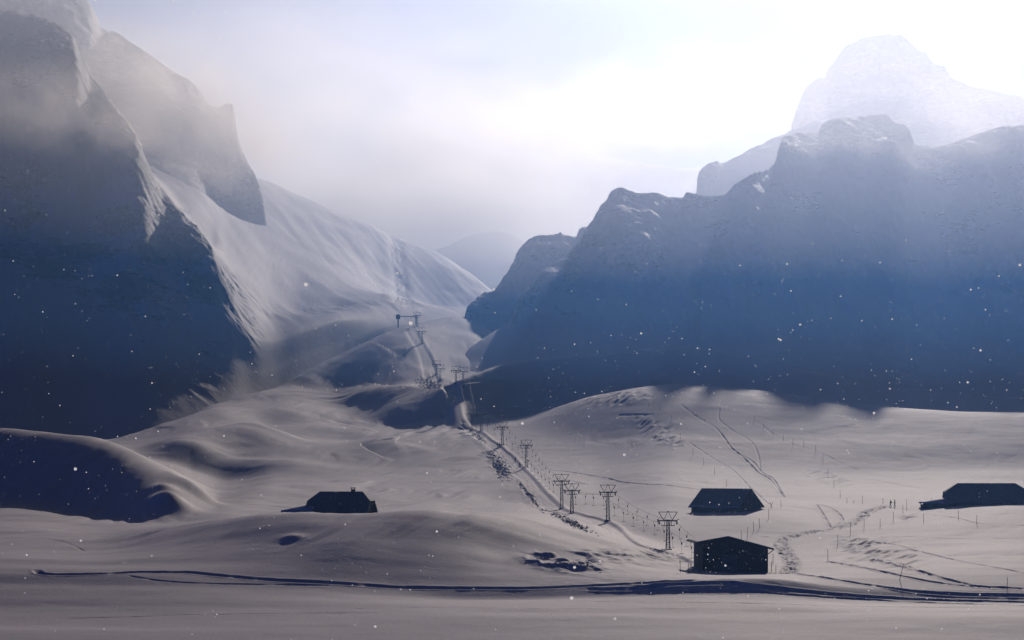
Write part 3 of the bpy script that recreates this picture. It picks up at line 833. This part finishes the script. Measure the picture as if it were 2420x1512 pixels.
# ------------------------------------------------------------------ snow crystals drifting in the sunlit air, and thrown lumps by the lift way
M_FLAKE = bpy.data.materials.new("snow_crystal"); M_FLAKE.use_nodes = True
t_ = M_FLAKE.node_tree; t_.nodes.clear()
o_ = t_.nodes.new('ShaderNodeOutputMaterial'); a_ = t_.nodes.new('ShaderNodeBsdfTranslucent'); b_ = t_.nodes.new('ShaderNodeBsdfDiffuse'); x_ = t_.nodes.new('ShaderNodeMixShader')
a_.inputs['Color'].default_value = (0.95, 0.95, 0.97, 1); b_.inputs['Color'].default_value = (0.9, 0.9, 0.92, 1); x_.inputs['Fac'].default_value = 0.12
t_.links.new(a_.outputs[0], x_.inputs[1]); t_.links.new(b_.outputs[0], x_.inputs[2]); t_.links.new(x_.outputs[0], o_.inputs['Surface'])
N = 40000
oct_v = np.array([(math.cos(k*math.pi/3), 0.25*math.sin(k*2.1), math.sin(k*math.pi/3)) for k in range(6)])
oct_f = np.array([(0,1,2),(0,2,3),(0,3,4),(0,4,5)])
dd = 9+50*rng.random(N)**0.7
uu = rng.uniform(-900, 3300, N)
vv_ = rng.uniform(-500, 1900, N)
keep = ((vv_ > 560) | (uu < 560)) & (rng.random(N) < np.clip(0.35+0.65*sstep(300, 2200, uu), 0, 1))
dd, uu, vv_ = dd[keep], uu[keep], vv_[keep]
rr = 0.0031*rng.lognormal(0, 0.45, len(dd))
big = (rng.random(len(dd)) < 0.0012) & (vv_ > 500); rr[big] = 0.008; dd[big] = 5+6*rng.random(big.sum())
C_ = np.stack([(uu-HU)/F*dd, dd, (HV-vv_)/F*dd], 1)
V_ = (C_[:, None, :]+oct_v[None]*rr[:, None, None]).reshape(-1, 3)
F_ = (oct_f[None]+(np.arange(len(dd))*6)[:, None, None]).reshape(-1, 3)
link("snowflakes", mesh_from("snowflakes", V_, F_, False), M_FLAKE, kind='stuff')

# lumps of snow thrown out along the lift way
Vr = []; Fr = []; nb = 0
ico = bmesh.new(); bmesh.ops.create_icosphere(ico, subdivisions=1, radius=1.0)
iv = np.array([v.co[:] for v in ico.verts]); jf = np.array([[v.index for v in f.verts] for f in ico.faces]); ico.free()
zones = [(1180,1100,30,14,52,420),(1248,1165,42,4,52,130),(1345,1232,54,6,26,260),(1018,903,30,12,0,260),(1130,1032,22,6,40,80),(1000,935,40,14,-20,60),(1330,1330,70,12,6,40),(1690,1343,14,6,0,14)]
for cu, cvv, ru, rv, rot, n in zones:
    c, s = math.cos(math.radians(rot)), math.sin(math.radians(rot))
    for _ in range(n):
        a = rng.normal(0, 0.5); b = rng.normal(0, 0.5)
        u = cu+a*ru*c-b*rv*s; v = cvv+a*ru*s+b*rv*c
        p = G.at(u, v); r = 0.16*rng.lognormal(0, 0.4)
        q = iv*r*rng.uniform(0.6, 1.2, (len(iv), 1))*np.array([1.2, 1.0, 0.8])+np.array(p)
        Vr.append(q); Fr.append(jf+nb); nb += len(iv)
link("snow_rubble", mesh_from("snow_rubble", np.concatenate(Vr), np.concatenate(Fr)), M_SNOW, kind='stuff')
# far masts on the left ridge (their feet are tied to the crag sheet further down)
def far_mast(x, y, z, h, arm, label):
    t = empty('ridge_mast', (x, y, z), 0, label, 'mast')
    MB().cyl((0, 0, -3), (0.1*h, 0, h), 0.30, 0.22, 6).build('post', M_STEEL, t)
    MB().bar((0.1*h, 0, h), (0.1*h+arm, 0, h+0.25), 0.35).bar((0.1*h-0.5, 0, h+0.3), (0.1*h+0.4, 0, h+0.3), 0.4).build('arm', M_STEEL, t)
for (u, v, d, hp, arm, lab) in [(289, 92, 1484, 21, 1.9, "upper of two faint masts on the misty left ridge"), (373, 150, 1479, 18, 2.0, "lower of two faint masts on the misty left ridge")]:
    far_mast((u-HU)/F*d, d, (HV-v)/F*d, hp*d/F, arm, lab)
# ------------------------------------------------------------------ mountains
def sheet(us, curves, rows, lo, hi, step):
    U = np.arange(lo, hi+step, step)
    return Sheet(U, [(us if len(c) == 2 else c[0], c[-2], c[-1]) for c in curves], rows)
def blobs(S, lst):
    u, v = S.uv(); a = np.zeros_like(u)
    for (cu, cv_, ru, rv, s) in lst:
        a = np.maximum(a, 0.84*s*np.exp(-(((u-cu)/ru)**2+((v-cv_)/rv)**2)))
    return a
def ribs(S, amp, sx, sz, seed, mask=1.0, octv=5):
    # gullies and buttresses: moves the face towards or away from the valley
    n = 1-2*np.abs(fbm(S.X/sx+S.Z/(3*sx), S.Z/sz, octv, seed, 0.55))
    S.Y += amp*mask*(n-0.5)
def crag(S, amp, sc_=40.0, seed=3, mask=1.0):
    X, Y, Z = S.X, S.Y, S.Z
    n = 1-2*np.abs(fbm(X/sc_+Z/70, Y/sc_, 5, seed, 0.55))
    S.Z += amp*mask*(n-0.6)

# left massif: shaded front wall, its lit right flank and the long slope behind
MU = [-900, 0, 200, 350, 450, 550, 650, 800, 930, 1050, 1160, 1300, 1500]
MV = [-900, 0, 200, 350, 450, 550, 600, 650, 700, 750, 800, 930, 1050, 1160, 1300, 1500]
LM = sheet(MU, [
 (MV, [1123,1135,1161,1126,1098,1064,1048,1030,1008,990,975,870,828,805,805,805], [700,705,715,735,760,795,822,848,875,905,938,1020,1080,1150,1200,1200]),
 (MV, [1000,1012,1038,1008,985,958,943,930,905,885,868,795,768,760,755,755], [740,745,755,775,800,835,862,888,915,945,978,1060,1120,1180,1230,1230]),
 (MV, [600,620,680,760,800,850,880,870,848,829,813,765,752,745,745,745], [893,891,886,856,861,866,877,903,930,960,993,1077,1150,1240,1280,1280]),
 ([-900,0,60,110,150,175,185,200,215,260,300,340,365,395,430,470,500,520,545,560,580,600,625,650,700,750,800,930,1050,1160,1300,1500],
  [-60,20,33,52,80,102,118,150,182,235,290,370,430,480,510,545,585,640,700,738,774,800,806,804,784,767,754,748,742,738,738,738],
  [1182,1179,1170,1160,1150,1138,1133,1123,1112,1075,1040,1006,994,984,968,952,935,920,908,903,898,896,908,921,948,978,1011,1100,1180,1300,1340,1340]),
 ([-900,0,200,350,450,500,550,600,650,700,750,800,930,1050,1160,1300,1500], [60,70,190,402,530,588,645,690,724,733,727,722,712,728,734,730,730], [1330,1290,1200,1045,1010,1015,1028,1033,1045,1065,1090,1120,1190,1330,1380,1400,1400]),
 (MU, [160,170,300,388,440,505,556,632,694,728,730,728,728], [1600,1550,1400,1310,1330,1400,1400,1390,1420,1430,1450,1450,1450]),
 ([-900,350,450,550,620,700,800,930,1040,1110,1160,1200,1300,1500],
  [200,330,370,405,430,465,510,560,603,650,687,712,725,730],
  [2100,1900,1850,1820,1810,1800,1780,1750,1700,1640,1600,1590,1580,1580]),
 (MU, [300,380,420,440,460,500,540,600,660,700,740,750,750], [2500,2400,2400,2300,2300,2300,2200,2150,2100,2000,1900,1900,1900]),
], [14, 60, 110, 160, 20, 60, 90, 20], -900, 1500, MSTEP)
col_blur(LM, int(np.nonzero(LM.T[:, 0] > 0.8)[0][0]), 2, max(2, int(16/MSTEP)), (sstep(520, 570, LM.U)*sstep(1000, 900, LM.U))[None, :])
u_, v_ = LM.uv()
face = sstep(0.9, 1.6, LM.T)*sstep(3.6, 2.9, LM.T)*sstep(700, 500, u_)
crag(LM, 3.0, 50, 3, face*sstep(1.6, 2.6, LM.T)*(0.35+0.65*sstep(150, 400, u_))*sstep(560, 480, u_))
crag(LM, 0.8, 14, 5, face*sstep(560, 480, u_))
ribs(LM, 9, 40, 60, 71, face*sstep(1.8, 2.8, LM.T)*sstep(500, 330, u_))
ribs(LM, 5, 17, 24, 77, face*sstep(1.5, 2.2, LM.T)*sstep(520, 420, u_))
flank = sstep(3.0, 3.6, LM.T)
ridge = fbm((LM.X*0.8+LM.Y*0.25)/9.0, (LM.Y*0.9-LM.X*0.4)/160.0, 4, 31)
LM.Z += 0.9*ridge*np.clip(flank+0.25*sstep(1.2, 2, LM.T)*sstep(560, 700, u_), 0, 1)
LM.Z += 2.5*fbm(LM.X/80, LM.Y/80, 3, 33)*flank
edge = sstep(2.2, 2.9, LM.T)*sstep(4.4, 3.6, LM.T)*sstep(60, 160, u_)*sstep(640, 540, u_)
ribs(LM, 5, 16, 22, 73, edge)
crag(LM, 2.6, 13, 74, edge*0.8)
rocks = 0.16*edge+(0.16+0.34*fbm(LM.X/50, LM.Z/30, 4, 75))*sstep(3.2, 2.8, LM.T)*sstep(1.5, 2.0, LM.T)*sstep(600, 500, u_)+blobs(LM, [(180,588,120,34,.42),(130,632,70,36,.42),(300,674,46,34,.62),(260,530,110,44,.33),(60,520,80,60,.32),(385,585,80,34,.42),
   (512,693,38,26,.6),(440,560,60,30,.42),(470,670,40,16,.4),(200,190,40,60,.5),(235,260,40,50,.42),(340,400,30,50,.45),(430,500,40,16,.45),(30,600,60,30,.35)])
trench(LM, [(951,724),(948,700),(944,655),(940,620),(936,590),(935,565)], 6.0, 0.9, 0.2)
LM.build("mountain", M_MTN, {'rock': rocks}, kind='structure')

# crags above the flank
CU = [-900, 0, 150, 250, 350, 450, 520, 560, 600, 625, 640]
CR = sheet(CU, [
 (CU, [320,330,350,360,420,465,515,540,552,560,600], [1210,1240,1250,1260,1280,1320,1370,1380,1385,1400,1400]),
 (CU, [250,260,280,320,385,430,485,515,530,545,590], [1240,1270,1280,1290,1300,1340,1390,1400,1402,1410,1410]),
 ([-900,0,80,150,205,215,222,235,262,290,300,340,375,420,440,465,480,490,515,525,545,549,553,565,580,600,612,620,628,640],
  [-200,-120,-60,-40,0,18,32,62,74,90,98,125,150,182,190,210,232,247,254,243,243,262,290,345,376,412,440,470,520,600],
  [1550,1550,1520,1500,1500,1500,1500,1490,1490,1485,1485,1480,1480,1480,1480,1475,1475,1470,1470,1470,1468,1468,1466,1462,1458,1450,1445,1440,1430,1425]),
 (CU, [0,0,60,150,230,300,340,420,480,580,640], [1900,1850,1800,1750,1700,1650,1600,1580,1560,1500,1450]),
], [14, 150, 30], -900, 640, MSTEP)
ribs(CR, 22, 45, 60, 9, sstep(0.8, 1.4, CR.T)*sstep(2.3, 1.9, CR.T))
crag(CR, 2.0, 20, 12, sstep(0.8, 1.4, CR.T))
CR.build("rock_face", M_MTN, {'rock': 0.42+0.3*fbm(CR.X/30, CR.Z/30, 3, 8)}, kind='structure')

# right massif: near wall and the spur beside it
RUa = [1030,1060,1100,1160,1205,1300,1500,1800,2100,2419,3300]
sky_u = [1030,1060,1120,1165,1190,1204,1212,1222,1250,1290,1345,1365,1385,1405,1412,1418,1434,1440,1448,1470,1485,1510,1545,1590,1612,1622,1650,1700,1735,1780,1832,1836,1842,1852,1880,1900,1932,1942,1980,2050,2090,2110,2140,2152,2160,2200,2230,2260,2300,2350,2419,2700,3300]
sky_v = [880,857,815,785,771,757,738,715,682,640,600,578,545,515,500,488,475,462,455,447,455,462,459,468,467,456,462,466,440,412,387,365,345,325,321,318,320,300,285,280,277,290,305,325,346,352,350,340,325,312,300,270,260]
sky_d = [1000,1010,1040,1070,1090,1096,1110,1125,1150,1180,1210,1228,1235,1238,1240,1240,1240,1240,1240,1240,1238,1235,1230,1225,1222,1220,1210,1192,1178,1195,1300,1315,1330,1365,1400,1418,1430,1436,1442,1448,1444,1440,1432,1428,1415,1400,1405,1410,1415,1420,1420,1440,1450]
RM = sheet(RUa, [
 (RUa, [960,930,915,905,900,900,890,910,950,975,980], [930,930,930,925,920,915,925,935,935,935,935]),
 (RUa, [892,872,862,858,858,858,845,862,920,950,960], [985,985,980,975,970,962,970,980,980,980,980]),
 (sky_u, sky_v, sky_d),
 (sky_u, [v+60 for v in sky_v], [d+160 for d in sky_d]),
 (RUa, [1000]*11, [1700]*11),
], [10, 260, 30, 6], 1030, 3300, MSTEP)
mk = sstep(1.0, 1.5, RM.T)*sstep(3, 2.2, RM.T)
u_, v_ = RM.uv()
ribs(RM, 30, 70, 110, 14, mk*sstep(1250, 1450, u_)*sstep(2.0, 1.85, RM.T))
ribs(RM, 10, 24, 30, 19, mk*sstep(1190, 1260, u_)*sstep(2.0, 1.9, RM.T))
crag(RM, 2.2, 16, 15, mk*sstep(1190, 1260, u_))
rocks = (0.20+0.38*fbm(RM.X/70, RM.Z/45, 4, 76))*mk*sstep(1.1, 1.8, RM.T)+blobs(RM, [(1440,545,50,80,.42),(1470,470,60,30,.30),(1532,602,34,26,.55),(1352,741,24,7,.75),(1480,620,50,40,.32),(1213,742,10,22,.8),(1254,690,10,26,.6),(1232,712,8,18,.5),(1560,660,14,9,.6),
   (2385,683,22,18,.6),(2272,575,36,22,.5),(2372,648,26,10,.5),(1900,470,60,40,.30),(2240,400,60,30,.3),(1640,480,60,20,.33),(1350,640,30,50,.36),(2030,320,110,36,.28),(1870,345,34,24,.33),(1700,530,60,40,.25)])
RM.build("mountain", M_MTN, {'rock': rocks}, kind='structure')

RBu = [1040,1062,1098,1165,1228,1330,1500]
RB = sheet(RBu, [
 (RBu, [900,880,870,860,850,850,850], [1060,1050,1040,1030,1020,1020,1020]),
 (RBu, [860,850,840,830,820,820,820], [1090,1085,1080,1080,1080,1080,1080]),
 ([1040,1052,1060,1066,1080,1096,1099,1102,1112,1140,1165,1185,1205,1214,1220,1228,1240,1252,1266,1300,1330,1352,1362,1368,1384,1500],
  [880,850,825,805,780,762,750,738,725,702,687,668,640,626,610,596,584,574,568,562,558,560,562,548,544,560],
  [1120,1125,1130,1135,1150,1165,1168,1170,1180,1210,1240,1260,1280,1290,1295,1300,1305,1310,1315,1320,1325,1330,1330,1330,1330,1330]),
 (RBu, [900,890,850,800,760,700,700], [1300,1320,1350,1400,1450,1450,1450]),
], [8, 160, 16], 1040, 1500, MSTEP)
crag(RB, 5.0, 30, 17, sstep(1.0, 1.5, RB.T)*sstep(2.4, 2.0, RB.T))
crag(RB, 1.8, 9, 18, sstep(1.0, 1.5, RB.T))
RB.build("mountain_spur", M_MTN, {'rock': blobs(RB, [(1290,600,90,30,.36),(1225,625,20,40,.45),(1110,745,14,20,.5),(1150,720,20,20,.3)])}, kind='structure')

# ridge and summit behind the right massif
B2u = [1560,1645,1750,1870,2000,2100]
B2 = sheet(B2u, [
 (B2u, [700,700,700,700,700,700], [1450]*6),
 ([1560,1640,1645,1647,1652,1660,1680,1695,1702,1750,1800,1850,1880,1950,2100],
  [560,520,455,425,408,395,384,386,391,370,346,326,314,290,300], [1640,1640,1620,1620,1620,1620,1620,1630,1640,1680,1740,1800,1830,1850,1850]),
 (B2u, [600,560,520,480,460,460], [2000,2050,2100,2200,2200,2200]),
], [90, 30], 1560, 2100, MSTEP)
crag(B2, 4.0, 26, 21, sstep(0.2, 0.6, B2.T))
B2.build("mountain_ridge", M_MTN, {'rock': blobs(B2, [(1670,425,34,50,.4)])}, kind='structure')
RKu = [1780,1870,2000,2150,2300,2419,3300]
RK = sheet(RKu, [
 (RKu, [700]*7, [1900]*7),
 (RKu, [500,430,400,400,400,420,420], [2050,2080,2050,2050,2050,2050,2050]),
 ([1780,1862,1869,1871,1878,1886,1893,1900,1915,1932,1952,1958,1968,1990,2010,2032,2080,2130,2143,2150,2172,2185,2200,2206,2232,2240,2255,2275,2292,2340,2419,2700,3300],
  [560,420,325,300,275,254,232,214,200,188,178,162,148,120,104,92,85,83,92,100,121,125,146,152,156,170,187,196,206,213,231,300,380],
  [2150]*4+[2180]*7+[2200]*22),
 (RKu, [600,500,300,300,330,350,420], [2500,2600,2700,2700,2700,2700,2700]),
], [8, 60, 130, 30], 1780, 3300, MSTEP)
ribs(RK, 40, 80, 90, 25, sstep(1.0, 1.5, RK.T)*sstep(2.0, 1.9, RK.T))
crag(RK, 3.0, 26, 26, sstep(1.0, 1.5, RK.T))
RK.build("mountain_summit", M_MTN, {'rock': 0.34+0.1*fbm(RK.X/60, RK.Z/40, 3, 8)}, kind='structure')

# hill closing the valley and the far range
VHu = [700,900,1060,1120,1180,1240,1400,1700]
VH = sheet(VHu, [
 (VHu, [900]*8, [1900]*8),
 (VHu, [660,620,586,566,560,578,640,760], [2600]*8),
 (VHu, [760]*8, [3300]*8),
], [70, 20], 700, 1700, MSTEP*2)
VH.Z += 8*fbm(VH.X/150, VH.Y/150, 4, 51)
VH.build("hill", M_SNOW, kind='structure')
FRu = [0,300,620,700,800,900,975,1060,1165,1250,1400,1500,1700,2100,2700]
FR = sheet(FRu, [
 (FRu, [900]*15, [3300]*15),
 (FRu, [520,470,445,440,430,395,325,334,364,380,388,400,420,450,500], [4600]*15),
 (FRu, [800]*15, [5600]*15),
], [80, 20], 0, 2700, MSTEP*2)
FR.Z += 20*fbm(FR.X/300, FR.Y/300, 4, 53)*(FR.T)
FR.build("far_range", M_SNOW, kind='structure')
# ------------------------------------------------------------------ the air
def volume_box(name, lo, hi, density, color, g, **props):
    x0, y0, z0 = lo; x1, y1, z1 = hi
    V = [(x0,y0,z0),(x1,y0,z0),(x1,y1,z0),(x0,y1,z0),(x0,y0,z1),(x1,y0,z1),(x1,y1,z1),(x0,y1,z1)]
    Fq = [(0,3,2,1),(4,5,6,7),(0,1,5,4),(1,2,6,5),(2,3,7,6),(3,0,4,7)]
    me = mesh_from(name, V, Fq, False)
    m = bpy.data.materials.new(name); m.use_nodes = True
    t = m.node_tree; t.nodes.clear()
    out = t.nodes.new('ShaderNodeOutputMaterial'); p = t.nodes.new('ShaderNodeVolumePrincipled')
    p.inputs['Density'].default_value = density
    p.inputs['Color'].default_value = (*color, 1)
    p.inputs['Anisotropy'].default_value = g
    t.links.new(p.outputs['Volume'], out.inputs['Volume'])
    m.volume_intersection_method = 'ACCURATE' if hasattr(m, 'volume_intersection_method') else None
    return link(name, me, m, **props)
volume_box("haze", (-3500, -300, -70), (3500, 6000, 900), 0.00013, (0.22, 0.44, 1.0), 0.76, kind='stuff')
volume_box("mist", (-3300, 450, 36), (3300, 1800, 700), 0.00024, (0.12, 0.38, 1.0), 0.60, kind='stuff')
volume_box("mist", (-3290, 470, 95), (3290, 5890, 420), 0.00038, (1.0, 0.96, 0.92), 0.54, kind='stuff')
volume_box("mist", (-3280, 490, 185), (3280, 5880, 415), 0.00026, (1.0, 0.96, 0.90), 0.50, kind='stuff')
def cloud(u, v, d, ru, rv, rd, dens, color, scale=2.2, seed=0.0, g=0.5, thr=0.42, label=None, tilt=0.0, **kw):
    import bmesh
    bm = bmesh.new()
    bmesh.ops.create_icosphere(bm, subdivisions=3, radius=1.0)
    me = bpy.data.meshes.new("cloud"); bm.to_mesh(me); bm.free()
    m = bpy.data.materials.new("cloud"); m.use_nodes = True
    t = m.node_tree; t.nodes.clear(); N = t.nodes.new; L = t.links.new
    out = N('ShaderNodeOutputMaterial'); p = N('ShaderNodeVolumePrincipled')
    p.inputs['Color'].default_value = (*color, 1); p.inputs['Anisotropy'].default_value = g
    c = N('ShaderNodeTexCoord')
    ln = N('ShaderNodeVectorMath'); ln.operation = 'LENGTH'; L(c.outputs['Object'], ln.inputs[0])
    fall = N('ShaderNodeMapRange'); fall.interpolation_type = 'SMOOTHSTEP'
    fall.inputs['From Min'].default_value = 1.0; fall.inputs['From Max'].default_value = 0.15
    L(ln.outputs['Value'], fall.inputs['Value'])
    mp_ = N('ShaderNodeMapping'); mp_.inputs['Location'].default_value = (seed, seed*1.7, seed*0.6)
    mp_.inputs['Scale'].default_value = (1.3, 0.8, 0.8)
    L(c.outputs['Object'], mp_.inputs['Vector'])
    nn = N('ShaderNodeTexNoise'); nn.inputs['Scale'].default_value = scale; nn.inputs['Detail'].default_value = 3.5
    nn.inputs['Roughness'].default_value = 0.55
    L(mp_.outputs['Vector'], nn.inputs['Vector'])
    nr = N('ShaderNodeMapRange'); nr.interpolation_type = 'SMOOTHSTEP'
    nr.inputs['From Min'].default_value = thr-0.12; nr.inputs['From Max'].default_value = thr+0.18
    L(nn.outputs['Fac'], nr.inputs['Value'])
    m1 = N('ShaderNodeMath'); m1.operation = 'MULTIPLY'; L(fall.outputs['Result'], m1.inputs[0]); L(nr.outputs['Result'], m1.inputs[1])
    m2 = N('ShaderNodeMath'); m2.operation = 'MULTIPLY'; L(m1.outputs[0], m2.inputs[0]); m2.inputs[1].default_value = dens
    L(m2.outputs[0], p.inputs['Density']); L(p.outputs['Volume'], out.inputs['Volume'])
    o = link("cloud", me, m, kind='stuff')
    o.location = ((u-HU)/F*d, d, (HV-v)/F*d)
    o.scale = (ru*d/F, rd, rv*d/F)
    o.rotation_euler = (0, math.radians(tilt), 0)
    return o
CREAM = (1.0, 0.965, 0.90); PINK = (1.0, 0.93, 0.88)
cloud(920, 400, 2700, 660, 230, 420, 0.0046, CREAM, seed=1.3, g=.62)
cloud(1330, 300, 3300, 400, 140, 420, 0.0045, CREAM, seed=4.1, g=.6, scale=2.8, thr=.47)
cloud(430, 260, 1310, 400, 180, 120, 0.0150, PINK, seed=2.2, tilt=28, g=.66)
cloud(130, 300, 965, 360, 190, 75, 0.0110, PINK, seed=5.4, g=.68)
cloud(2160, 275, 1850, 520, 95, 170, 0.0022, CREAM, seed=3.1, g=.55)
cloud(1620, 240, 4300, 380, 150, 450, 0.0030, CREAM, seed=6.2, g=.6, scale=2.8, thr=.48)
cloud(700, 150, 3600, 700, 160, 500, 0.0018, CREAM, seed=8.8, g=.6)
cloud(1040, 500, 2150, 520, 150, 230, 0.0065, CREAM, seed=7.7, g=.6, thr=.36)
cloud(2150, 340, 1270, 560, 130, 60, 0.0030, CREAM, seed=2.9, g=.6)
sc.cycles.volume_step_rate = 1.0
